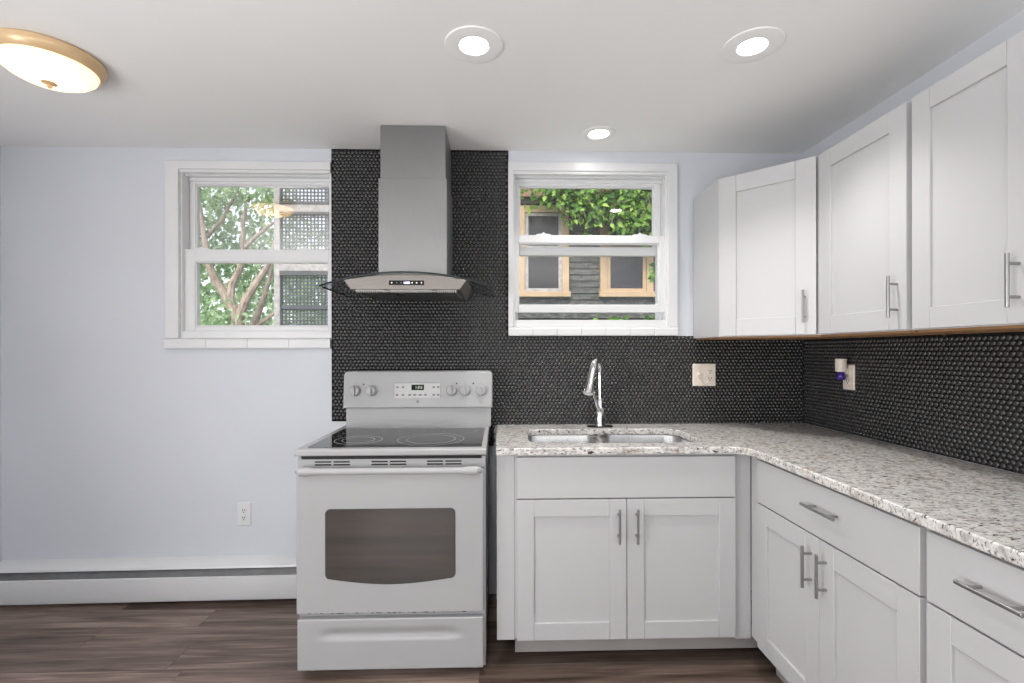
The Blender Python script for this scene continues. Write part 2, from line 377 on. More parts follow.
def window(name, W, cas, glassU, glassL, sU, sL, ntile, aprz, latch):
    x0, x1, z0, z1 = W
    root = bpy.data.objects.new(name, None); COL.objects.link(root); root.location = ((x0 + x1) / 2, D, z0); root['kind'] = 'structure'
    b = MB(); cx0, cx1, cz1 = cas
    b.box(cx0, x0 + .004, D - .02, D + .012, aprz, z1).box(cx0, cx1, D - .02, D + .012, z1 - .004, cz1)
    if cx1 > x1 + .005: b.box(x1 - .004, cx1, D - .02, D + .012, aprz, z1)
    b.box(cx0 + .004, cx1 - .004, D - .012, D + .01, z1 - .02, z1 - .003)
    b.build('casing', 'trim', root, bevel=.003, world=True)
    # vinyl frame: jambs, stepped head, sloped sill
    f = MB(); yb = D + .125
    f.box(x0, x0 + .012, D, yb, z0, z1).box(x1 - .012, x1, D, yb, z0, z1).box(x0, x1, D, yb, z1 - .014, z1)
    f.box(x0 + .012, x1 - .012, D + .02, yb, z1 - .026, z1 - .014).box(x0 + .012, x1 - .012, D + .05, yb, z1 - .044, z1 - .026)
    f.box(x0 + .010, x0 + .03, D + .066, yb, z0, z1).box(x1 - .03, x1 - .010, D + .066, yb, z0, z1)
    f.prism([(D + .002, z0), (yb + .02, z0), (yb + .02, z0 + .018), (D + .045, z0 + .036), (D + .002, z0 + .040)], 'x', x0, x1)
    f.build('jamb_frame', 'vinyl', root, bevel=.002, world=True)
    # wall reveal lining outside of the sashes
    lower = sash('lower_sash', root, *sL, *glassL, D + .022, .034, latch)
    upper = sash('upper_sash', root, *sU, *glassU, D + .060, .034, gm='glass_storm' if name == 'window_1' else 'glass')
    sill_tiles(root, cx0, cx1, aprz - (.055 if ntile == 4 else .047), aprz, ntile)
    return root
window('window_1', W1, (-1.757, -.893, 2.316), (-1.645, -.922, 1.85, 2.217), (-1.625, -.918, 1.445, 1.791), (-1.676, -.897, 1.80, 2.252), (-1.686, -.899, 1.40, 1.857), 4, 1.379, (-1.595, -1.05))
window('window_2', W2, (.051, .968, 2.325), (.114, .866, 1.881, 2.222), (.106, .881, 1.558, 1.900), (.086, .900, 1.839, 2.256), (.080, .916, 1.520, 1.942), 7, 1.438, (.245, .775))
for nm, (p0, p1), ax, q0, q1 in (('added_window_3', (-1.95, -.45), 'y', .8, 2.1), ('added_window_4', (.15, 1.35), 'y', .8, 2.1), ('added_window_5', (-.85, .45), 'x', .5, 1.52)):  # unseen windows, added to give the fill lamps a source
    b = MB(); pos = YR if ax == 'y' else XL; t0, t1 = pos - .1, pos + .015
    for (ua, ub, za, zb) in ((p0, p0 + .06, q0, q1), (p1 - .06, p1, q0, q1), (p0, p1, q0, q0 + .06), (p0, p1, q1 - .06, q1), (p0, p1, (q0 + q1) / 2 - .02, (q0 + q1) / 2 + .03)):
        if ax == 'y': b.box(ua, ub, t0, t1 - .03, za, zb)
        else: b.box(t0, t1 - .03, ua, ub, za, zb)
    struct(b.build(nm, 'vinyl', bevel=.002))

# ------------------------------------------------------------------ penny tile backsplash
def penny(frame, rects, z_off):
    P = .0205; row = P * .866; R = .0100; S = 12
    b = MB(); u0 = min(r[0] for r in rects); u1 = max(r[1] for r in rects); z0 = min(r[2] for r in rects); z1 = max(r[3] for r in rects)
    j = 0
    prof = ((R, .0003), (R * .86, .0020), (R * .45, .0038))
    while z0 + P / 2 + j * row < z1:
        z = z0 + R + .001 + j * row; i = 0
        while True:
            u = u0 + R + (P / 2 if j % 2 else 0) + i * P
            if u > u1: break
            i += 1
            if not any(r[0] - .004 <= u <= r[1] - .002 and r[2] <= z <= r[3] - .004 for r in rects): continue
            vs = []; dz = rnd.uniform(-.00025, .00025); tu, tz = rnd.uniform(-.03, .03), rnd.uniform(-.03, .03)
            for r, h in prof:
                for k in range(S):
                    a = 2 * PI * k / S; du, dv = r * math.cos(a), r * math.sin(a)
                    vs.append(frame(u + du, z + dv, h + dz + du * tu + dv * tz))
            vs.append(frame(u, z, .0045 + dz))
            fs = []
            for q in range(2):
                for k in range(S): fs.append((q * S + k, q * S + (k + 1) % S, (q + 1) * S + (k + 1) % S, (q + 1) * S + k))
            for k in range(S): fs.append((2 * S + k, 2 * S + (k + 1) % S, 3 * S))
            b.add(vs, fs, 0)
        j += 1
    for r in rects:
        c = [frame(u, z, h) for u in (r[0], r[1]) for z in (r[2], r[3]) for h in (-.0032, .0006)]
        b.add(c, [(0, 1, 3, 2), (4, 6, 7, 5), (0, 4, 5, 1), (2, 3, 7, 6), (0, 2, 6, 4), (1, 5, 7, 3)], 1)
    return b
tb = penny(lambda u, z, h: (u, D - .004 - h, z), [(-.892, -.60, .936, ZC), (-.60, -.028, .80, ZC), (-.028, .052, .9155, ZC), (.052, XW - .004, .9155, 1.390)], 0).build('tile_backsplash', ['tile', 'grout'], angle=60)
tag(tb, 'black penny-round tile covering the back wall behind the range hood and sink', 'backsplash')
tr_ = penny(lambda u, z, h: (XW - .004 - h, D - .008 - u, z), [(0, D - .008 - .79, .9155, 1.374)], 0).build('tile_backsplash', ['tile', 'grout'], angle=60)
tag(tr_, 'black penny-round tile on the right side wall above the long granite counter', 'backsplash')

# ------------------------------------------------------------------ cabinets
def shaker(w, h, t=.02, st=.07, rec=.008):
    b = MB()   # local: x 0..w, front at y=-t, z 0..h
    b.box(0, st, -t, 0, 0, h).box(w - st, w, -t, 0, 0, h).box(st + .0004, w - st - .0004, -t, 0, 0, st).box(st + .0004, w - st - .0004, -t, 0, h - st, h)
    b.box(st - .002, w - st + .002, -t + rec, -.001, st - .002, h - st + .002)
    return b
def moved(b, dx, dy, dz): b.v = [(p[0] + dx, p[1] + dy, p[2] + dz) for p in b.v]; return b
def bar_handle(parent, c, vertical, length, y):   # local coordinates, front plane at y
    b = MB(); x, z = c; r = .0052; h = length / 2; q = h * .62
    if vertical:
        b.cyl((x, y - .032, z - h), (x, y - .032, z + h), r, seg=12)
        for s in (-1, 1): b.cyl((x, y + .002, z + s * q), (x, y - .032, z + s * q), .0042, seg=10)
    else:
        b.cyl((x - h, y - .032, z), (x + h, y - .032, z), r, seg=12)
        for s in (-1, 1): b.cyl((x + s * q, y + .002, z), (x + s * q, y - .032, z), .0042, seg=10)
    return b.build('bar_handle', 'nickel', parent, bevel=.001)
def door(root, x0, x1, z0, z1, hx=None, hz=None, hl=.14, st=.07, y=0):
    o = moved(shaker(x1 - x0, z1 - z0, st=st), x0, y, z0).build('door', 'cabinet', root, bevel=.0016)
    if hx is not None: bar_handle(o, (hx, hz), True, hl, y - .02)
    return o
def drawer(root, x0, x1, z0, z1, name='drawer', handle=True, y=0, hx=None, hl=.16):
    o = MB().box(x0, x1, y - .02, y, z0, z1).build(name, 'cabinet', root, bevel=.002)
    if handle: bar_handle(o, (hx or (x0 + x1) / 2, (z0 + z1) / 2 + .012), False, hl, y - .02)
    return o
def base_carcass(root, w, d, right_panel=True):
    b = MB(); t = .016
    b.box(0, t, .0, d, .118, .883).box(w - t, w, .0, d, .118, .883).box(t, w - t, 0, d, .118, .134).box(t, w - t, d - .008, d, .134, .883)
    b.box(t, w - t, .0, .018, .86, .883).box(t, w - t, .0, .018, .690, .705)
    return b.build('carcass', 'cabinet', root, bevel=.001)

# sink base: front box plane y=2.019, x .065 .. .99
sb = thing('sink_base_cabinet', 'white shaker two-door cabinet under the sink with plain false drawer front', 'cabinet', (.065, 2.019, 0))
base_carcass(sb, .925, D - .012 - 2.019)
drawer(sb, .008, .918, .702, .872, 'false_drawer_front', False)
door(sb, .008, .4615, .118, .697, .4615 - .036, .592)
door(sb, .4645, .918, .118, .697, .4645 + .036, .592)
MB().box(-.075, -.001, 0, .02, .112, .883).build('filler_strip', 'cabinet', sb, bevel=.001)
MB().box(.926, .992, 0, .02, .100, .883).build('filler_strip', 'cabinet', sb, bevel=.001)
MB().box(.002, 1.05, .062, .074, .022, .117).build('toe_kick', 'toe', sb, bevel=.001)

# right run, facing -x ; local x runs towards the camera
def run_cab(label, yfar, w, two, hx, hl):
    root = thing('base_cabinet', label, 'cabinet', (XW - .609, yfar, 0), -PI / 2, 'base cabinets along the right wall')
    base_carcass(root, w, .597)
    e = .009
    drawer(root, e, w - e, .702, .872, hx=hx, hl=hl)
    if two:
        mid = w / 2
        door(root, e, mid - .0015, .118, .697, mid - .036, .592)
        door(root, mid + .0015, w - e, .118, .697, mid + .036, .592)
    else:
        door(root, e, w - e, .118, .697, w - e - .036, .592, st=.065)
    MB().box(0, w, .062, .074, .0, .117).build('toe_kick', 'toe', root, bevel=.001)
    return root
ra = run_cab('wide white base cabinet with one long drawer above two shaker doors, beside the sink cabinet', 1.944, .777, True, .424, .16)
MB().box(-.072, -.001, 0, .02, .112, .883).build('filler_strip', 'cabinet', ra, bevel=.001)
run_cab('narrow white base cabinet with drawer above single door, at the near end of the counter', 1.166, .38, False, .187, .14)

# upper cabinets
Z0, Z1 = 1.372, 2.135
dg = thing('corner_wall_cabinet', 'white diagonal corner wall cabinet beside the sink window', 'cabinet', (XW - .305, D - .305, Z0))
poly = [(XW - .61, D - .01), (XW - .61, D - .305), (XW - .305, D - .61), (XW - .01, D - .61), (XW - .01, D - .01)]
MB().prism(poly, 'z', Z0 + .004, Z1).build('carcass', 'cabinet', dg, bevel=.0012, world=True)
MB().prism([(XW - .60, D - .02), (XW - .60, D - .30), (XW - .30, D - .60), (XW - .02, D - .60), (XW - .02, D - .02)], 'z', Z0 - .004, Z0 + .0045).build('bottom_panel', 'wood_under', dg, world=True)
# diagonal door: rotated shaker
ddm = shaker(.402, Z1 - Z0 - .012, st=.078); cth = math.sqrt(.5)
c0 = (XW - .61 + .009, D - .305 - .009)
ddm.v = [(c0[0] + p[0] * cth + p[1] * cth, c0[1] - p[0] * cth + p[1] * cth, Z0 + .007 + p[2]) for p in ddm.v]
ddo = ddm.build('door', 'cabinet', dg, bevel=.0016, world=True)
hb = MB(); hx, hz, r = .402 - .042, .118, .0050
hb.cyl((hx, -.052, hz - .07), (hx, -.052, hz + .07), r, seg=12)
for s in (-1, 1): hb.cyl((hx, -.018, hz + s * .043), (hx, -.052, hz + s * .043), .0042, seg=10)
hb.v = [(c0[0] + p[0] * cth + p[1] * cth, c0[1] - p[0] * cth + p[1] * cth, Z0 + .007 + p[2]) for p in hb.v]
hb.build('bar_handle', 'nickel', ddo, world=True)
def wall_cab(label, yfar, w, st=.07):
    root = thing('wall_cabinet', label, 'cabinet', (XW - .305, yfar, Z0), -PI / 2, 'wall cabinets along the right wall')
    MB().box(0.0005, w - .0005, 0, .295, .004, Z1 - Z0).build('carcass', 'cabinet', root, bevel=.0012)
    MB().box(.006, w - .006, .004, .29, -.004, .0045).build('bottom_panel', 'wood_under', root)
    door(root, .010, w - .010, .007, Z1 - Z0 - .005, w - .010 - .036, .118, st=st)
    return root
wall_cab('white shaker wall cabinet right of the diagonal corner cabinet, handle at lower right', 2.018, .459, .072)
wall_cab('nearest white shaker wall cabinet, tallest in view at the upper right', 1.558, .383, .066)

# ------------------------------------------------------------------ granite countertop
def counter():
    me = bpy.data.meshes.new('countertop'); bm = bmesh.new()
    xe = XW - .648; yf = D - .648; yn = .78; r = .075
    outer = [(-.013, D - .005), (-.013, yf)]
    for k in range(9):
        a = PI / 2 - (PI / 2) * k / 8
        outer.append((xe - r + r * math.cos(a), yf - r + r * math.sin(a)))
    outer += [(xe, yn), (XW - .003, yn), (XW - .003, D - .005)]
    hole = [(x, y) for x, y in rrect(.135, .893, 2.085, 2.455, .07, 6)]
    def loop(pts):
        vs = [bm.verts.new((x, y, .914)) for x, y in pts]
        return [bm.edges.new((vs[i], vs[(i + 1) % len(vs)])) for i in range(len(vs))]
    ed = loop(outer) + loop(hole)
    bmesh.ops.triangle_fill(bm, use_beauty=True, use_dissolve=False, edges=ed)
    ex = bmesh.ops.extrude_face_region(bm, geom=list(bm.faces))
    for g in ex['geom']:
        if isinstance(g, bmesh.types.BMVert): g.co.z = .884
    bmesh.ops.recalc_face_normals(bm, faces=bm.faces)
    bmesh.ops.dissolve_limit(bm, angle_limit=.01, verts=bm.verts, edges=bm.edges)
    for f in bm.faces: f.smooth = True
    bm.to_mesh(me); bm.free(); me.set_sharp_from_angle(angle=math.radians(35)); me.materials.append(M['granite'])
    o = bpy.data.objects.new('countertop', me); COL.objects.link(o)
    md = o.modifiers.new('bevel', 'BEVEL'); md.width = .005; md.segments = 3; md.limit_method = 'ANGLE'; md.angle_limit = math.radians(40)
    return o
tag(counter(), 'L-shaped pale speckled granite countertop running from the range round the corner', 'countertop')

# sink
sk = thing('double_bowl_sink', 'stainless steel double bowl sink set under the granite counter', 'sink', (.514, 2.27, .66))
for xa, xb in ((.120, .478), (.500, .908)):
    y0_, y1_ = 2.07, 2.47; rings = []
    for ins, z, r in ((-.012, .8835, .07), (0, .8835, .065), (.004, .87, .065), (.010, .72, .06), (.02, .695, .055), (.05, .684, .05), (.10, .680, .03)):
        rings.append([(x, y, z) for x, y in rrect(xa + ins, xb - ins, y0_ + ins, y1_ - ins, r, 6)])
    for ins, z, r in ((.05, .678, .05), (.018, .69, .055), (.007, .72, .06), (-.004, .87, .065), (-.012, .881, .07)):
        rings.append([(x, y, z) for x, y in rrect(xa + ins, xb - ins, y0_ + ins, y1_ - ins, r, 6)])
    bb = MB(); n = len(rings[0])
    bb.loft(rings[:7], 0, False, True); bb.loft(rings[7:], 0, True, False)
    bo = bb.build('bowl', 'sink_steel', sk, world=True)
    cx, cy = (xa + xb) / 2, 2.31
    MB().lathe([(.055, .6805), (.055, .684), (.045, .684), (.035, .6815), (.0, .6815)], (cx, cy, 0), cap1=False).build('drain', 'chrome', bo, world=True)

# faucet
fc = thing('kitchen_faucet', 'chrome pull-down kitchen faucet standing behind the sink', 'faucet', (.527, 2.53, .914))
MB().prism(rrect(-.068, .068, -.028, .028, .024, 6), 'z', 0, .005).build('base_plate', 'black', fc, bevel=.001)
MB().lathe([(.025, .005), (.025, .012), (.022, .02), (.0215, .085), (.023, .10), (.0205, .125), (.015, .14), (.0125, .15)], (0, 0, 0), seg=24).build('body', 'chrome', fc)
dx, dy = -.5, -.866
neck = [(0, 0, .14), (0, 0, .23), (0, 0, .286)]
for k in range(1, 8):
    a = PI / 2 * k / 7 * 1.35; R = .060
    s = R - R * math.cos(a); neck.append((dx * s, dy * s, .286 + R * math.sin(a)))
MB().tube(neck, [.0115] * 2 + [.0125] * len(neck[2:]), 14).build('neck', 'chrome', fc)
e0 = Vector(neck[-1]); e1 = Vector((dx * .185, dy * .185, .188)); pts = [e0.lerp(e1, t) for t in (0, .08, .3, .6, .85, 1)]
MB().tube(pts, [.013, .017, .0185, .0195, .0225, .0235], 16).tube([pts[4] + Vector((-.021, -.012, .0)), pts[4] + Vector((-.024, -.015, -.012)), pts[5] + Vector((-.026, -.014, .008))], [.004, .006, .004], 8).build('spray_head', 'chrome', fc)
MB().tube([(-.004, -.012, .085), (-.022, -.03, .118), (-.038, -.046, .16), (-.046, -.054, .19)], [.011, .0085, .0065, .0075], 12).build('lever', 'chrome', fc)

# ------------------------------------------------------------------ electric range
rg = thing('electric_range', 'white freestanding electric range with black glass cooktop under the hood', 'range', (-.425, 2.28, 0))
X0, X1 = -.811, -.051
b = MB(); b.box(X0 + .006, X1 - .004, 1.985, 2.60, .03, .893)
for sx in (X0 + .03, X1 - .06):
    for sy in (2.03, 2.52): b.cyl((sx + .015, sy, 0), (sx + .015, sy, .032), .016, seg=10)
b.build('body', 'enamel', rg, bevel=.003, world=True)
MB().prism([(1.953, .893), (1.948, .898), (1.948, .914), (1.953, .920), (2.60, .920), (2.60, .893)], 'x', X0, X1).build('cooktop_frame', 'enamel', rg, bevel=.003, world=True)
gl = MB().prism(rrect(-.777, -.071, 1.990, 2.474, .012, 4), 'z', .918, .9215).build('glass_cooktop', 'cooktop', rg, world=True)
def ring(cx, cy, r, w=.0022):
    return MB().lathe([(r - w, .9216), (r - w, .9219), (r, .9219), (r, .9216)], (cx, cy, 0), seg=48, cap0=False, cap1=False)
for cx, cy, rs in ((-.615, 2.15, (.102, .070)), (-.300, 2.160, (.146, .108)), (-.635, 2.385, (.082,)), (-.19, 2.385, (.082,)), (-.425, 2.40, (.062,))):
    bb = MB()
    for r in rs: q = ring(cx, cy, r, .0026 if len(rs) > 1 else .0016); bb.add(q.v, q.f)
    bb.build('burner_ring', 'burner_line' if len(rs) > 1 else 'grey_print', gl, world=True)
# front strip with vents under the cooktop lip
fs = MB(); fs.box(X0 + .006, X1 - .004, 1.972, 1.99, .84, .886)
fso = fs.build('vent_strip', 'enamel', rg, bevel=.002, world=True)
MB().box(X0 + .02, X1 - .02, 1.9705, 1.99, .877, .890).build('lip_gap', 'dark', rg, world=True)
for gx in (-.738, -.513, -.291):
    for i in (0, 1):
        for zz in (.8635, .852): MB().prism(rrect(gx + i * .074, gx + .066 + i * .074, zz, zz + .0055, .0024, 3), 'y', 1.9705, 1.975).build('vent_slot', 'dark', fso, world=True)
# oven door
dr = MB(); dr.box(X0 + .004, X1 - .012, 1.957, 1.987, .262, .838)
do = dr.build('oven_door', 'enamel_door', rg, bevel=.006, segs=3, world=True)
wx0, wx1, wz0, wz1 = -.692, -.175, .402, .682
wp = []
for i in range(13):   # bottom edge bulges downwards
    t = i / 12; wp.append((wx0 + .02 + (wx1 - wx0 - .04) * t, wz0 - .022 * math.sin(PI * t)))
for k in range(1, 6): a = math.radians(-90 + 90 * k / 5); wp.append((wx1 - .02 + .02 * math.cos(a), wz0 + .02 + .02 * math.sin(a)))
for k in range(6): a = math.radians(90 * k / 5); wp.append((wx1 - .02 + .02 * math.cos(a), wz1 - .02 + .02 * math.sin(a)))
for k in range(6): a = math.radians(90 + 90 * k / 5); wp.append((wx0 + .02 + .02 * math.cos(a), wz1 - .02 + .02 * math.sin(a)))
for k in range(5): a = math.radians(180 + 90 * k / 5); wp.append((wx0 + .02 + .02 * math.cos(a), wz0 + .02 + .02 * math.sin(a)))
wc = ((wx0 + wx1) / 2, (wz0 + wz1) / 2)
MB().prism(wp, 'y', 1.9545, 1.965).build('oven_window', 'oven_glass', do, bevel=.001, world=True)
hd = MB(); hp = []; hr = []
for t in (0, .02, .06, .1, .5, .9, .94, .98, 1):
    hp.append((-.792 + (.792 - .075) * t, 1.925 + (.012 if t in (0, 1) else 0), .8385)); hr.append({0: .012, 1: .012, .02: .017, .98: .017, .06: .018, .94: .018}.get(t, .0135))
hd.tube(hp, hr, 16)
for sx in (-.775, -.092): hd.tube([(sx, 1.925, .8385), (sx, 1.962, .832)], [.0155, .018], 12)
hd.build('door_handle', 'enamel', do, world=True)
# bottom drawer with a moulded pull
dw = MB(); NX, NZ = 40, 26; xa, xb, za, zb = X0 + .008, X1 - .013, .040, .243
def dy_(x, z):
    u = (x - xa) / (xb - xa); v = (z - za) / (zb - za)
    d = 0
    e = max(0, min(1, (min(u, 1 - u) - .10) / .10)); e = e * e * (3 - 2 * e)
    if v > .58:
        w = (v - .58) / .42
        prof = (w / .22) * 1 if w < .22 else max(0, 1 - (w - .22) / .45)
        if w > .67: prof = 0
        prof = prof * prof * (3 - 2 * prof) if prof < 1 else 1
        d = .013 * prof * e
    return d
vs = []; fsx = []
for j in range(NZ + 1):
    for i in range(NX + 1):
        x = xa + (xb - xa) * i / NX; z = za + (zb - za) * j / NZ
        vs.append((x, 1.955 + dy_(x, z), z))
for j in range(NZ):
    for i in range(NX): q = j * (NX + 1) + i; fsx.append((q, q + 1, q + NX + 2, q + NX + 1))
n0 = len(vs); vs += [(xa, 1.985, za), (xb, 1.985, za), (xb, 1.985, zb), (xa, 1.985, zb)]
bot = list(range(NX + 1)); top = [NZ * (NX + 1) + i for i in range(NX + 1)]; lef = [j * (NX + 1) for j in range(NZ + 1)]; rig = [j * (NX + 1) + NX for j in range(NZ + 1)]
fsx += [tuple(bot) + (n0 + 1, n0), tuple(top) + (n0 + 2, n0 + 3), tuple(lef) + (n0 + 3, n0), tuple(rig) + (n0 + 2, n0 + 1), (n0, n0 + 1, n0 + 2, n0 + 3)]
dw.add(vs, fsx); dw.build('storage_drawer', 'enamel', rg, bevel=.004, world=True, angle=50)
# backguard
bg = MB()
bg.prism([(2.53, .918), (2.53, 1.03), (2.60, 1.03), (2.60, .918)], 'x', -.787, -.042)
rp = rrect(-.797, -.034, 1.018, 1.207, .004, 2)
f0 = []
def panel_ring(y, ins, tilt):
    pts = []
    for x, z in [(-.797 + ins, 1.018 + ins), (-.034 - ins, 1.018 + ins)] + [(-.034 - .022 - ins * .5 + .022 * math.cos(math.radians(a)) , 1.207 - ins - .022 + .022 * math.sin(math.radians(a))) for a in (0, 30, 60, 90)] + [(-.797 + .022 + ins * .5 + .022 * math.cos(math.radians(a)), 1.207 - ins - .022 + .022 * math.sin(math.radians(a))) for a in (90, 120, 150, 180)]:
        pts.append((x, y + tilt * (z - 1.018), z))
    return pts
bg.loft([panel_ring(2.60, .0, 0), panel_ring(2.512, .0, .10), panel_ring(2.505, .005, .10)])
bgo = bg.build('backguard', 'enamel', rg, bevel=.002, world=True)
def fy(z): return 2.505 + .10 * (z - 1.018)
cp = MB(); pz0, pz1, px0, px1 = 1.071, 1.148, -.538, -.299
cp.obox(((px0 + px1) / 2, fy(1.1095) - .0005, (pz0 + pz1) / 2), ((px1 - px0) / 2, 0, 0), (0, .0012, 0), (0, .1 * (pz1 - pz0) / 2, (pz1 - pz0) / 2))
cpo = cp.build('control_panel', 'enamel_warm', bgo, world=True)
def frame_box(x0, x1, z0, z1, d, mi=0, b=None):
    b = b or MB(); zc = (z0 + z1) / 2; return b.obox(((x0 + x1) / 2, fy(zc) - d, zc), ((x1 - x0) / 2, 0, 0), (0, .001, 0), (0, .1 * (z1 - z0) / 2, (z1 - z0) / 2), mi)
ob = MB()
for (a0, a1, c0_, c1_) in ((px0, px1, pz1 - .002, pz1), (px0, px0 + .002, pz0, pz1), (px1 - .0015, px1, pz0, pz1)): frame_box(a0, a1, c0_, c1_, .0012, 0, ob)
ob.build('panel_outline', 'grey_print', cpo, world=True)
dsp = frame_box(-.449, -.385, 1.110, 1.138, .0022).build('display', 'green_screen', cpo, bevel=.002, world=True)
SEG = {'a': (0, 1, 1), 'g': (0, 1, .5), 'd': (0, 1, 0)}
def digit(b, x, z, w, h, segs, d):
    t = h * .14
    for s in segs:
        if s in SEG: zz = z + SEG[s][2] * (h - t); frame_box(x, x + w, zz, zz + t, d, 0, b)
        else:
            xx = x if s in 'fe' else x + w - t; zz = z + (h / 2 if s in 'fb' else 0); frame_box(xx, xx + t, zz, zz + h / 2, d, 0, b)
dg_ = MB()
for i, sg in enumerate(('bc', 'abged', 'abgcd')): digit(dg_, -.433 + i * .0135 + (.003 if i else 0), 1.1175, .0085, .013, sg, .0032)
dg_.build('clock_digits', 'led_green', dsp, world=True)
bn = [(x, z) for z in (1.086, 1.125) for x in (-.522, -.492, -.335, -.312)] + [(x, 1.086) for x in (-.458, -.433, -.404, -.377)]
for x, z in bn: frame_box(x - .006, x + .006, z - .005, z + .005, .0016).build('button', 'grey_print', cpo, bevel=.001, world=True)
# round maker's badge: grey disc with lighter ring
eb = MB(); ez = 1.051; ex = -.418
eb.lathe([(.0075, .0), (.0075, -.002), (.0066, -.0024), (.0, -.0024)], (ex, fy(ez), ez), axis='y', seg=20, mi=0, cap0=False, cap1=False)
eb.lathe([(.0064, -.0022), (.0062, -.0029), (.0057, -.0029), (.0055, -.0022)], (ex, fy(ez), ez), axis='y', seg=20, mi=1, cap0=False, cap1=False)
sp1 = [(ex - .0016 + .0022 * math.cos(a), fy(ez) - .0027, ez + .0005 + .0024 * math.sin(a)) for a in [math.radians(30 + 40 * k) for k in range(8)]]
sp2_ = [(ex + .0022 + .0016 * math.cos(a), fy(ez) - .0027, ez + .0022 * math.sin(a)) for a in [math.radians(30 + 40 * k) for k in range(8)]]
eb.tube(sp1, .0004, 5, 1); eb.tube(sp2_, .0004, 5, 1)
eb.build('badge', ['grey_print', 'enamel_warm'], bgo, world=True)
# five knobs with tick marks and two indicator dots
for kx in (-.735, -.652, -.243, -.174, -.092):
    kz = 1.108
    kb = MB(); kb.lathe([(.0285, 0), (.0285, -.006), (.025, -.010), (.0235, -.022), (.021, -.0245), (.0, -.0245)], (kx, fy(kz), kz), axis='y', seg=28, cap1=False)
    an = math.radians(rnd.choice((88, 92, 84)))
    kb.obox((kx, fy(kz) - .028, kz), (.0045, 0, 0), (0, .008, 0), (.0, 0, .0225))
    ko = kb.build('knob', 'enamel', bgo, bevel=.0015, world=True)
    MB().box(kx - .0008, kx + .0008, fy(kz) - .0368, fy(kz) - .0355, kz + .006, kz + .021).build('pointer_line', 'grey_print', ko, world=True)
for kx in (-.735, -.652, -.243, -.174, -.092):
    for an in (35, 90, 145):
        tx, tz = kx + .036 * math.cos(math.radians(an)), 1.108 + .036 * math.sin(math.radians(an)); frame_box(tx - .0014, tx + .0014, tz - .0014, tz + .0014, .0006).build('dial_mark', 'grey_print', bgo, world=True)
for lx, lz in ((-.694, 1.140), (-.218, 1.143), (-.132, 1.143)):
    MB().lathe([(.0042, 0), (.0042, -.0012), (0, -.0012)], (lx, fy(lz), lz), axis='y', seg=12, cap1=False).build('indicator_light', 'black', bgo, world=True)

# ------------------------------------------------------------------ range hood
HX = -.407
rh = thing('range_hood', 'stainless chimney range hood with curved glass canopy above the range', 'range hood', (HX, 2.45, 1.55))
def chim(x0, x1, y0, z0, z1):
    b = MB(); t = .0015
    b.prism([(x0, 2.614), (x0, y0), (x1, y0), (x1, 2.614)], 'z', z0, z1); return b
chim(-.563, -.254, 2.336, 2.05, ZC - .003).build('upper_chimney', 'steel', rh, bevel=.002, world=True)
chim(-.571, -.247, 2.328, 1.65, 2.132).build('lower_chimney', 'steel', rh, bevel=.002, world=True)
def ztop(x): return 1.650 - .052 * ((x - HX) / .38) ** 2
NXg = 32; NYg = 8; W_ = .382
def gfront(x): return 2.105 + .055 * ((x - HX) / W_) ** 2
gm = MB(); vt = []
for lay, dz in ((0, .004), (1, -.004)):
    for i in range(NXg + 1):
        x = HX - W_ + 2 * W_ * i / NXg
        for j in range(NYg + 1):
            y = gfront(x) + (2.610 - gfront(x)) * j / NYg; vt.append((x, y, ztop(x) + dz))
ng = (NXg + 1) * (NYg + 1); fg = []
q = lambda i, j, l: l * ng + i * (NYg + 1) + j
for i in range(NXg):
    for j in range(NYg):
        fg += [(q(i, j, 0), q(i + 1, j, 0), q(i + 1, j + 1, 0), q(i, j + 1, 0)), (q(i, j, 1), q(i, j + 1, 1), q(i + 1, j + 1, 1), q(i + 1, j, 1))]
    fg += [(q(i, 0, 0), q(i, 0, 1), q(i + 1, 0, 1), q(i + 1, 0, 0)), (q(i, NYg, 0), q(i + 1, NYg, 0), q(i + 1, NYg, 1), q(i, NYg, 1))]
for j in range(NYg): fg += [(q(0, j, 0), q(0, j + 1, 0), q(0, j + 1, 1), q(0, j, 1)), (q(NXg, j, 0), q(NXg, j, 1), q(NXg, j + 1, 1), q(NXg, j + 1, 0))]
gm.add(vt, fg); gm.m = [1 if len({gm.v[k_][2] > ztop(gm.v[k_][0]) for k_ in f_}) == 2 else 0 for f_ in gm.f]
gm.build('glass_canopy', ['canopy_glass', 'glass_edge'], rh, world=True)
# body: arched fascia, chamfered ends, hollow below
bx0, bx1, zb_ = -.672, -.140, 1.578
def ring_body(y, ins):
    n = 16; pts = [(bx0 + .03 + ins * .2, y, zb_), (bx1 - .03 - ins * .2, y, zb_)]
    for i in range(n + 1):
        x = bx1 - ins + (bx0 - bx1 + 2 * ins) * i / n; pts.append((x, y, ztop(x) - .0055))
    return pts
hbm = MB(); hbm.loft([ring_body(2.128, .0), ring_body(2.60, .0)], cap0=True, cap1=True)
hbo = hbm.build('hood_body', 'steel_h', rh, bevel=.0015, world=True)
fl_ = MB(); fx0, fx1, fy0, fy1 = bx0 + .045, bx1 - .045, 2.145, 2.46
fl_.box(fx0, fx1, fy0, fy1, zb_ - .004, zb_ + .001)
for i in range(46):
    x = fx0 + .006 + (fx1 - fx0 - .012) * i / 45; fl_.box(x - .003, x + .003, fy0 + .006, fy1 - .006, zb_ - .010, zb_ - .004)
fl_.build('grease_filter', 'filter', rh, world=True)
for lx in (-.490, -.283): MB().box(lx - .011, lx + .011, 2.14, 2.165, zb_ - .012, zb_ + .0).build('filter_latch', 'steel_h', rh, bevel=.002, world=True)
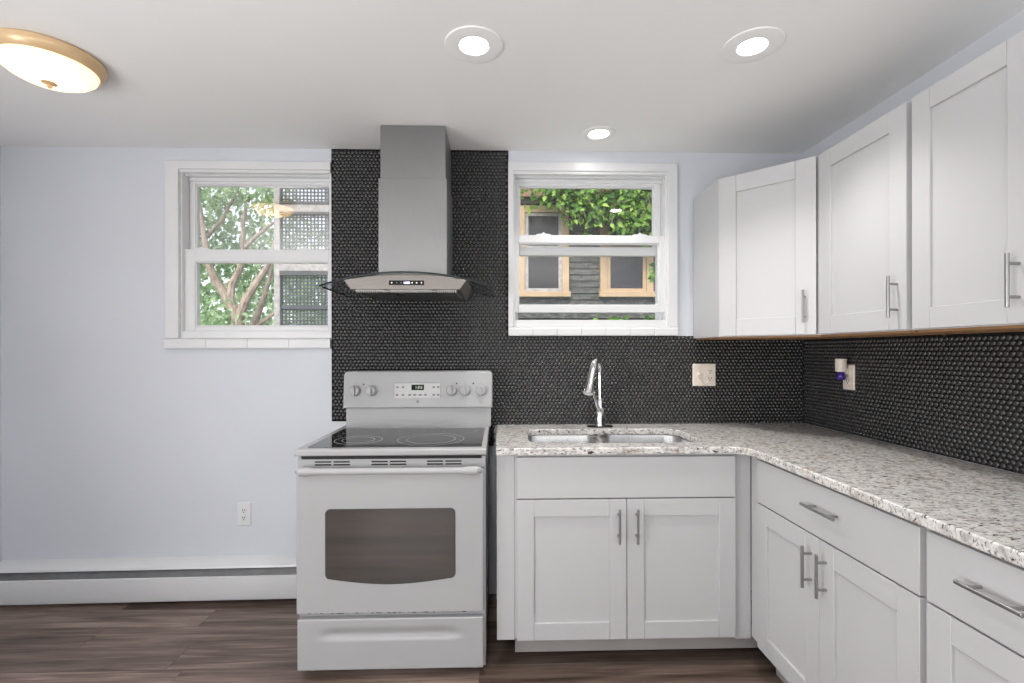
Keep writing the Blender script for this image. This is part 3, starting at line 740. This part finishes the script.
pnl = MB().box(-.477, -.325, 2.1262, 2.129, 1.597, 1.617).build('touch_panel', 'black', hbo, bevel=.001, world=True)
dgm = MB()
def seg7(b, x, z, w, h, segs, y):
    t = h * .17
    for s in segs:
        if s in SEG: zz = z + SEG[s][2] * (h - t); b.box(x, x + w, y - .0006, y, zz, zz + t)
        else:
            xx = x if s in 'fe' else x + w - t; zz = z + (h / 2 if s in 'fb' else 0); b.box(xx, xx + t, y - .0006, y, zz, zz + h / 2)
for i, sg in enumerate(('bc', 'abged', 'abcdef', 'abcdef')): seg7(dgm, -.416 + i * .0078, 1.6025, .0056, .009, sg, 2.1262)
dgm.build('clock_digits', 'led_blue', pnl, world=True)
for i, (lx, mm) in enumerate(((-.464, 'led'), (-.443, 'grey_print'), (-.424, 'grey_print'), (-.376, 'led'), (-.357, 'led'), (-.336, 'led_red'))):
    MB().lathe([(.0026, 0), (.0026, -.0008), (0, -.0008)], (lx, 2.1262, 1.607), axis='y', seg=10, cap1=False).build('touch_button', mm, pnl, world=True)

# ------------------------------------------------------------------ baseboard heater
hr_ = thing('baseboard_heater', 'long low white baseboard heater along the wall left of the range', 'heater', (-1.83, D, 0))
hr_.rotation_euler = (0, -.008, 0)
xa, xb = -2.60 + 1.83, -.83 + 1.83
MB().prism([(-.001, .020), (-.001, .224), (-.010, .224), (-.060, .192), (-.064, .182), (-.061, .180), (-.012, .206), (-.006, .02)], 'x', xa, xb - .20).build('top_hood', 'trim', hr_)
MB().prism([(-.001, .03), (-.001, .224), (-.010, .224), (-.060, .192), (-.062, .180), (-.050, .17), (-.050, .03)], 'x', xb - .165, xb).build('end_cap', 'trim', hr_, bevel=.001)
MB().prism([(-.046, .172), (-.066, .146), (-.064, .144), (-.044, .169)], 'x', xa, xb - .01).build('damper', 'damper', hr_)
MB().prism([(-.062, .142), (-.070, .137), (-.072, .030), (-.066, .018), (-.060, .020), (-.068, .032), (-.067, .134), (-.060, .139)], 'x', xa, xb - .004).build('front_panel', 'trim', hr_)
MB().box(xa, xb, -.045, -.012, .05, .165).build('element_slot_shade', 'dark', hr_)  # element enlarged in black, so the slot above the damper looks shaded

# ------------------------------------------------------------------ outlets
def duplex(b, c, fr, mi_face=0, mi_slot=1):   # c: (u,z); fr maps (u,z,h)
    def bx(u0, u1, z0, z1, h0, h1, mi):
        v = [fr(u, z, h) for u in (u0, u1) for z in (z0, z1) for h in (h0, h1)]
        b.add(v, [(0, 1, 3, 2), (4, 6, 7, 5), (0, 4, 5, 1), (2, 3, 7, 6), (0, 2, 6, 4), (1, 5, 7, 3)], mi)
    u, z = c
    for s in (-1, 1):
        zc = z + s * .0195; poly = rrect(u - .0165, u + .0165, zc - .0145, zc + .0145, .010, 4)
        n = len(poly); v = [fr(p[0], p[1], .004) for p in poly] + [fr(p[0], p[1], .0085) for p in poly]
        b.add(v, [tuple(range(n, 2 * n))] + [(i, (i + 1) % n, n + (i + 1) % n, n + i) for i in range(n)], mi_face)
        bx(u - .0075, u - .0045, zc - .002, zc + .008, .008, .0090, mi_slot); bx(u + .0045, u + .0075, zc - .002, zc + .008, .008, .0090, mi_slot); bx(u - .003, u + .003, zc - .0105, zc - .006, .008, .0090, mi_slot)
    return b
def plate(b, u0, u1, z0, z1, fr):
    r0 = rrect(u0, u1, z0, z1, .004, 3); r1 = rrect(u0 + .003, u1 - .003, z0 + .003, z1 - .003, .003, 3)
    b.loft([[fr(p[0], p[1], 0) for p in r0], [fr(p[0], p[1], .003) for p in r0], [fr(p[0], p[1], .0058) for p in r1]]); return b
# left: white outlet above the heater
frl = lambda u, z, h: (u, D - h, z)
ol = thing('wall_outlet', 'white electrical outlet on the blue-grey wall above the heater', 'outlet', (-1.354, D, .385))
plate(MB(), -1.3895, -1.319, .385, .507, frl).build('cover_plate', 'trim', ol, world=True)
duplex(MB(), (-1.354, .446), frl).build('receptacle', ['trim', 'dark'], ol, world=True)
frb = lambda u, z, h: (u, D - .0078 - h, z)
ob_ = thing('wall_outlet', 'square cream switch and outlet plate on black tile right of the faucet', 'outlet', (1.1145, D - .008, 1.118))
plate(MB(), 1.0515, 1.178, 1.118, 1.239, frb).build('cover_plate', 'cream', ob_, world=True)
duplex(MB(), (1.145, 1.1785), frb).build('receptacle', ['cream', 'dark'], ob_, world=True)
tg = MB(); tg.box(1.078, 1.090, D - .0155, D - .012, 1.165, 1.192).obox((1.084, D - .020, 1.182), (.0045, 0, 0), (0, .008, .004), (0, -.002, .006))
tg.build('toggle_switch', 'cream', ob_, bevel=.001, world=True)
frr = lambda u, z, h: (XW - .0078 - h, u, z)
orr = thing('wall_outlet', 'cream outlet plate on the right wall tile, holding the plug-in air freshener', 'outlet', (XW - .008, 2.262, 1.124))
plate(MB(), 2.226, 2.300, 1.124, 1.243, frr).build('cover_plate', 'cream', orr, world=True)
duplex(MB(), (2.263, 1.1835), frr).build('receptacle', ['cream', 'dark'], orr, world=True)
af = thing('air_freshener', 'white plug-in air freshener with purple oil bottle in the right wall outlet', 'air freshener', (XW - .045, 2.262, 1.175))
ax, ay = XW - .045, 2.268
MB().lathe([(.018, 1.208), (.0235, 1.212), (.0245, 1.235), (.0235, 1.262), (.0255, 1.269), (.0235, 1.271), (.018, 1.262), (.0, 1.262)], (ax, ay, 0), seg=24, cap1=False).box(ax + .015, XW - .0167, ay - .012, ay + .012, 1.200, 1.226).build('housing', 'cream', af, world=True)
MB().lathe([(.0, 1.170), (.014, 1.170), (.019, 1.177), (.020, 1.190), (.016, 1.202), (.012, 1.2085)], (ax, ay, 0), seg=20).build('oil_bottle', 'purple', af, world=True)

# ------------------------------------------------------------------ ceiling lights
def recessed(label, x, y, ro, ri, watts):
    t = thing('recessed_light', label, 'ceiling light', (x, y, ZC), 0, 'recessed ceiling lights')
    MB().lathe([(ro, -.0005), (ro * .98, -.005), (ro * .8, -.0075), (ri + .006, -.006), (ri, .0), (ri, -.0005)], (0, 0, 0), seg=40, cap0=False, cap1=False).build('trim_ring', 'ceiling', t)
    MB().lathe([(ri + .002, -.002), (ri * .7, -.0045), (0, -.0055)], (0, 0, 0), seg=32, cap0=False, cap1=False).build('lens', 'lens', t)
    l = bpy.data.lights.new('recessed_beam', 'SPOT'); l.energy = watts; l.spot_size = math.radians(112); l.spot_blend = .7; l.shadow_soft_size = ri; l.color = (1, .97, .93)
    lo = bpy.data.objects.new('recessed_beam', l); COL.objects.link(lo); lo.location = (0, 0, -.02); lo.parent = t
recessed('large recessed ceiling light nearest the range hood', -.086, 1.72, .103, .047, 30)
recessed('large recessed ceiling light nearest the right wall cabinets', .898, 1.70, .103, .045, 34)
recessed('small recessed ceiling light close to the top of the sink window', .497, 2.405, .082, .046, 18)

fx, fyy = -1.642, 1.826
fm = thing('flush_mount_light', 'lit frosted bowl ceiling light with bronze rim, at the left', 'ceiling light', (fx, fyy, ZC))
MB().lathe([(.156, 0), (.165, -.006), (.166, -.014), (.160, -.028), (.150, -.040), (.143, -.044), (.138, -.040), (.14, -.02), (.14, 0)], (0, 0, 0), seg=56, cap0=False, cap1=False).build('rim', 'brass', fm)
MB().lathe([(.142, -.040), (.137, -.055), (.120, -.070), (.092, -.084), (.054, -.093), (.02, -.097), (.0, -.0975)], (0, 0, 0), seg=56, cap0=False, cap1=False).build('glass_bowl', 'bowl', fm)
MB().lathe([(.0, -.093), (.022, -.095), (.024, -.099), (.012, -.103), (.007, -.106), (.009, -.111), (.005, -.116), (0, -.117)], (0, 0, 0), seg=20, cap0=False, cap1=False).build('finial', 'brass', fm)
l = bpy.data.lights.new('lamp_bulb', 'POINT'); l.energy = .65; l.shadow_soft_size = .035; l.color = (1, .84, .62)
lo = bpy.data.objects.new('lamp_bulb', l); COL.objects.link(lo); lo.location = (0, 0, -.06); lo.parent = fm

# ------------------------------------------------------------------ outdoors
struct(MB().box(-14, 14, D + .17, 30, -.9, -.8).build('ground', 'ground'))

# neighbour house: shingled wall with two tan framed windows
HY = 7.5
nh = thing('neighbor_house', 'grey shingled house with tan window trim seen through the right window', 'house', (2.0, HY, -.8))
def U(u, Y): a = (u - 512) / 487; sn, cs = math.sin(.0269), math.cos(.0269); return Y * (sn + a * cs) / (cs - a * sn)      # metres across at distance Y
def Vz(v, Y): return 1.309 + (351.2 - v) / 487 * Y
ww = MB(); ex_ = .097; z = -.8; hx0, hx1 = -1.2, 5.2; r2 = random.Random(3)
while z < 3.62:
    x = hx0 - r2.uniform(0, .15)
    while x < hx1:
        wv = r2.uniform(.10, .22); t = r2.uniform(.022, .036)
        ww.add([(x + .002, HY - t, z - .004 + r2.uniform(-.004, .004)), (x + wv - .002, HY - t, z - .004 + r2.uniform(-.004, .004)), (x + wv - .002, HY - .002, z + ex_ + .01), (x + .002, HY - .002, z + ex_ + .01), (x + .002, HY, z), (x + wv - .002, HY, z)],
               [(0, 1, 2, 3), (0, 4, 5, 1), (0, 3, 4), (1, 5, 2)], 0); x += wv
    z += ex_
ww.box(hx0, hx1, HY, HY + .12, -.8, 3.9, 0)
ww.build('shingle_wall', 'shingle', nh, world=True, smooth=False)
def hwin(x0, x1, z0, z1, wl):
    fr = MB(); T = .105; y0_ = HY - .08
    fr.box(x0, x0 + T, y0_, HY, z0, z1).box(x1 - T, x1, y0_, HY, z0, z1).box(x0 + T, x1 - T, y0_, HY, z1 - T, z1).box(x0 - .02, x1 + .02, y0_ - .04, HY, z0 - .03, z0 + .05)
    o = fr.build('window_trim', 'tan', nh, bevel=.004, world=True)
    s = MB(); a = T; w = .055
    s.box(x0 + a, x0 + a + w, y0_ + .02, HY, z0 + .05 + w, z1 - T - w).box(x1 - a - w, x1 - a, y0_ + .02, HY, z0 + .05 + w, z1 - T - w).box(x0 + a, x1 - a, y0_ + .02, HY, z1 - T - w, z1 - T).box(x0 + a, x1 - a, y0_ + .02, HY, z0 + .05, z0 + .05 + w)
    s.box(x0 + a + w, x1 - a - w, y0_ + .022, HY, (z0 + z1) / 2 + .02, (z0 + z1) / 2 + .07)
    s.build('window_sash', wl, o, bevel=.003, world=True)
    MB().box(x0 + a + w, x1 - a - w, HY - .050, HY - .044, z0 + .05 + w, z1 - T - w).build('window_pane', 'house_pane', o, world=True)
hwin(U(518, HY), U(568.5, HY), Vz(295.5, HY), Vz(206.5, HY), 'white_old')
hwin(U(599.5, HY), U(652, HY), Vz(295.5, HY), Vz(206.5, HY), 'tan')
MB().box(hx0, hx1, HY - .10, HY + .1, 3.55, 3.66).build('eave', 'eave', nh, world=True)
MB().box(hx0, hx1, HY - .14, HY + .02, 3.65, 3.95).build('fascia', 'fascia', nh, world=True)
MB().prism([(HY - .24, 3.93), (HY - .24, 3.97), (HY + 1.2, 4.9), (HY + 1.2, 4.8)], 'x', hx0 - .1, hx1 + .1).build('roof', 'eave', nh, world=True)

LEAF = [(0, 0, 0), (.32, .30, .06), (.22, .62, .05), (0, 1.0, -.04), (-.22, .62, .05), (-.32, .30, .06), (0, .5, -.03)]
LF = [(0, 1, 6), (1, 2, 6), (2, 3, 6), (3, 4, 6), (4, 5, 6), (5, 0, 6)]
def leaf(b, p, s, down, rr, mi=0):
    # random frame, tip biased along 'down'
    d = (Vector(down) + Vector((rr.gauss(0, .55), rr.gauss(0, .55), rr.gauss(0, .45)))).normalized()
    n = Vector((rr.gauss(0, .6), -1 + rr.gauss(0, .5), .5 + rr.gauss(0, .5))); n = (n - n.dot(d) * d).normalized(); a = d.cross(n)
    b.add([Vector(p) + s * (x * a + y * d + z_ * n) for x, y, z_ in LEAF], LF, mi)

# vine hanging over the house wall: stems and leaves
rv = random.Random(11)
vm = MB(); stems = []
def vine_ok(u, v):   # lower outline of the leaf mass, in metres on the wall plane
    return v
vx0, vx1 = .25, 3.1
for i in range(230):
    x = vx0 + (vx1 - vx0) * rv.random() ** .8
    if x < .72 and rv.random() < .45: continue
    drop = .12 + .42 * max(0, min(1, (x - .55) / .75)) * rv.uniform(.35, 1.0) + (.22 if 1.35 < x < 2.5 else 0) * rv.random()
    p = Vector((x, HY - .28 - rv.uniform(0, .22), 3.82 + rv.uniform(-.12, .3))); path = [p.copy()]
    n = max(3, int(drop / .08) + 2)
    for k in range(n):
        p = p + Vector((rv.uniform(-.08, .08), rv.uniform(-.03, .03), -(drop + .15) / n)); path.append(p.copy())
        for _ in range(3): leaf(vm, p + Vector((rv.uniform(-.10, .10), rv.uniform(-.08, .04), rv.uniform(-.06, .06))), rv.uniform(.065, .125), (rv.uniform(-.9, .9), -.3, -.7), rv)
    if i % 3 == 0: stems.append(path)
vn = thing('climbing_vine', 'bright green leafy vine hanging from the eave of the neighbouring house', 'vine', (1.6, HY - .45, 3.6))
vm.build('leaves', 'ivy', vn, world=True, smooth=False)
sm = MB()
for p in stems: sm.tube(p, .006, 5)
sm.build('stems', 'bark', vn, world=True)
# low shrub under the window line and a sprig by the right window
lw = MB()
for i in range(330):
    x = rv.uniform(.3, 1.75); y = rv.uniform(4.6, 5.2); z = 1.465 + rv.gauss(0, .05) + (.12 if x > .95 else -.02)
    leaf(lw, (x, y, z - .05), rv.uniform(.045, .085), (rv.uniform(-1, 1), -.4, .2), rv)
shb = thing('shrub', 'green shrub tops showing under the raised right window sash', 'shrub', (1.0, 4.9, -.8))
lw.build('leaves', 'ivy', shb, world=True, smooth=False)
ss = MB()
for i in range(8): x = .35 + .18 * i; ss.tube([(x, 4.9, -.82), (x + .04, 4.92, .3), (x + rv.uniform(-.1, .1), 4.9, 1.5)], [.02, .014, .006], 6)
ss.build('stems', 'bark', shb, world=True)
sg_ = MB(); 
for i in range(34):
    t = rv.random(); leaf(sg_, (U(661 - 9 * t, 5.6) + rv.uniform(-.03, .03), 5.6 + rv.uniform(-.05, .05), Vz(262 + 14 * t, 5.6) + rv.uniform(-.05, .05)), rv.uniform(.05, .085), (-.5, -.2, -.7), rv)
spg = thing('sapling', 'thin leafy sapling at the right edge of the sink window', 'tree', (U(668, 5.6), 5.6, -.8))
sg_.build('leaves', 'ivy', spg, world=True, smooth=False)
MB().tube([(U(668, 5.6), 5.6, -.82), (U(667, 5.6), 5.6, 1.2), (U(664, 5.6), 5.6, Vz(262, 5.6)), (U(652, 5.6), 5.58, Vz(278, 5.6))], [.022, .018, .010, .004], 7).build('stem', 'bark', spg, world=True)

# lattice porch at the right of the left window
PY = 6.5
po = thing('lattice_porch', 'dark lattice-screened porch with a peeling white post, through the left window', 'porch', (U(320, PY), PY, -.8))
xp0, xp1 = U(281.5, PY), U(352, PY)
MB().box(U(275.8, PY), xp0, PY - .05, PY + .06, -.8, 4.4).build('post', 'white_old', po, bevel=.004, world=True)
lt = MB(); step = .047; zz0, zz1 = 1.05, 4.3
x = xp0
while x < xp1: lt.box(x, x + .019, PY, PY + .008, zz0, zz1); x += step
z = zz0
while z < zz1: lt.box(xp0, xp1, PY - .008, PY, z, z + .019); z += step
lt.build('lattice_screen', 'lattice', po, world=True, smooth=False)
MB().box(xp0, xp1, PY + 1.6, PY + 1.7, -.8, 4.4).build('porch_back_wall', 'porch_back', po, world=True)
for v0_, v1_ in ((206.5, 214), (264.5, 272)): MB().box(xp0, xp1, PY - .05, PY + .03, Vz(v1_, PY), Vz(v0_, PY)).build('rail', 'white_old', po, bevel=.003, world=True)
for v0_, v1_ in ((203.8, 206.4), (214.2, 216.5), (272.2, 276.5)): MB().box(xp0, xp1, PY - .06, PY + .03, Vz(v1_, PY), Vz(v0_, PY)).build('dark_rail', 'porch_dark', po, world=True)
MB().box(xp0, xp1, PY - .03, PY + .02, Vz(309.5, PY), Vz(305.5, PY)).box(xp0, xp1, PY - .03, PY + .02, -.8, 1.05).build('skirt_board', 'lattice', po, world=True)

# tree through the left window
TY = 8.2
tre = thing('tree', 'branching tree with pale bark and light green leaves through the left window', 'tree', (U(240, TY) - .2, TY, -.8))
def tp(u, v, y=TY): return (U(u, y) , y, Vz(v, y))
limbs = [
    ([(240, 475, TY), (239, 350, TY), (238, 316, TY)], [.17, .14, .125]),
    ([(238, 318, TY), (226, 296, TY), (214, 278, TY - .1), (208, 262, TY - .2), (204, 236, TY - .2), (200, 205, TY)], [.115, .095, .08, .07, .05, .03]),
    ([(238, 318, TY), (230, 300, TY), (232, 285, TY), (240, 270, TY + .1), (244, 252, TY), (243, 225, TY), (247, 205, TY)], [.10, .085, .075, .065, .055, .045, .03]),
    ([(239, 320, TY), (246, 300, TY - .1), (257, 283, TY), (268, 266, TY), (276, 240, TY)], [.10, .085, .07, .055, .03]),
    ([(244, 250, TY), (256, 238, TY), (268, 228, TY), (280, 220, TY)], [.045, .04, .03, .018]),
    ([(205, 240, TY), (222, 222, TY), (232, 203, TY), (240, 188, TY)], [.045, .036, .028, .018]),
    ([(252, 345, TY + .5), (254, 325, TY + .5), (263, 300, TY + .5), (271, 275, TY + .5), (273, 255, TY + .5)], [.09, .08, .06, .045, .03]),
    ([(254, 328, TY + .5), (266, 320, TY + .5), (280, 308, TY + .6)], [.06, .04, .02]),
]
tb_ = MB()
for pts, rad in limbs: tb_.tube([tp(*p) for p in pts], [r * .8 for r in rad], 9)
tb_.build('trunk', 'bark', tre, world=True)
rt = random.Random(5); tl_ = MB()
cl = [(u, v, TY + dy) for u, v, dy in [(195, 200, .3), (210, 190, -.2), (230, 195, .4), (255, 190, 0), (272, 200, .5), (190, 225, .6), (222, 240, .6), (258, 215, .8), (270, 245, .9), (200, 290, .6), (190, 320, .2), (205, 325, -.5), (222, 320, .7), (250, 290, 1), (262, 265, .8), (240, 260, 1.0), (215, 262, 1.1), (188, 262, .5), (278, 280, 1.2), (196, 240, .9), (182, 190, .2), (170, 250, .4), (165, 310, .2), (215, 212, .9), (243, 235, 1.1)]]
for u, v, y in cl:
    c = Vector(tp(u, v, y))
    for _ in range(150):
        p = c + Vector((rt.gauss(0, .26), rt.gauss(0, .25), rt.gauss(0, .22))); leaf(tl_, p, rt.uniform(.07, .13), (rt.uniform(-.6, .6), -.2, -.7), rt)
tl_.build('foliage', 'leaf', tre, world=True, smooth=False)
# hedge of trees further back
def back_tree(cx, cy, h, w, n, seed, label):
    r = random.Random(seed); t = thing('tree', label, 'tree', (cx, cy, -.8), 0, 'trees far behind')
    tk_ = MB(); tk_.tube([(cx, cy, -.82), (cx + .1, cy, h * .4), (cx, cy, h * .8)], [.16, .11, .04], 8)
    for k in range(5):
        a = r.uniform(0, 2 * PI); tk_.tube([(cx + .05, cy, h * (.3 + .08 * k)), (cx + .5 * math.cos(a), cy + .5 * math.sin(a), h * (.5 + .08 * k))], [.05, .015], 6)
    tk_.build('trunk', 'bark', t, world=True)
    b = MB()
    for _ in range(n):
        a = r.uniform(0, 2 * PI); q_ = math.sqrt(r.random()); z = r.betavariate(1.6, 1.6)
        rad = w * math.sqrt(max(0.05, 1 - (2 * z - 1) ** 2)) * q_
        leaf(b, (cx + rad * math.cos(a), cy + rad * math.sin(a), -.3 + z * (h + .3)), r.uniform(.12, .22), (r.uniform(-.6, .6), -.2, -.6), r)
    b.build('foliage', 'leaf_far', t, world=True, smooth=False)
back_tree(-7.6, 12.2, 4.4, 1.7, 2300, 21, 'pale green background tree behind the left side of the branching tree')
back_tree(-7.0, 17.0, 6.0, 2.2, 3000, 22, 'pale green background tree directly behind the branching trunk')
back_tree(-4.3, 12.0, 3.6, 1.35, 1800, 23, 'pale green background tree beside the white porch post')
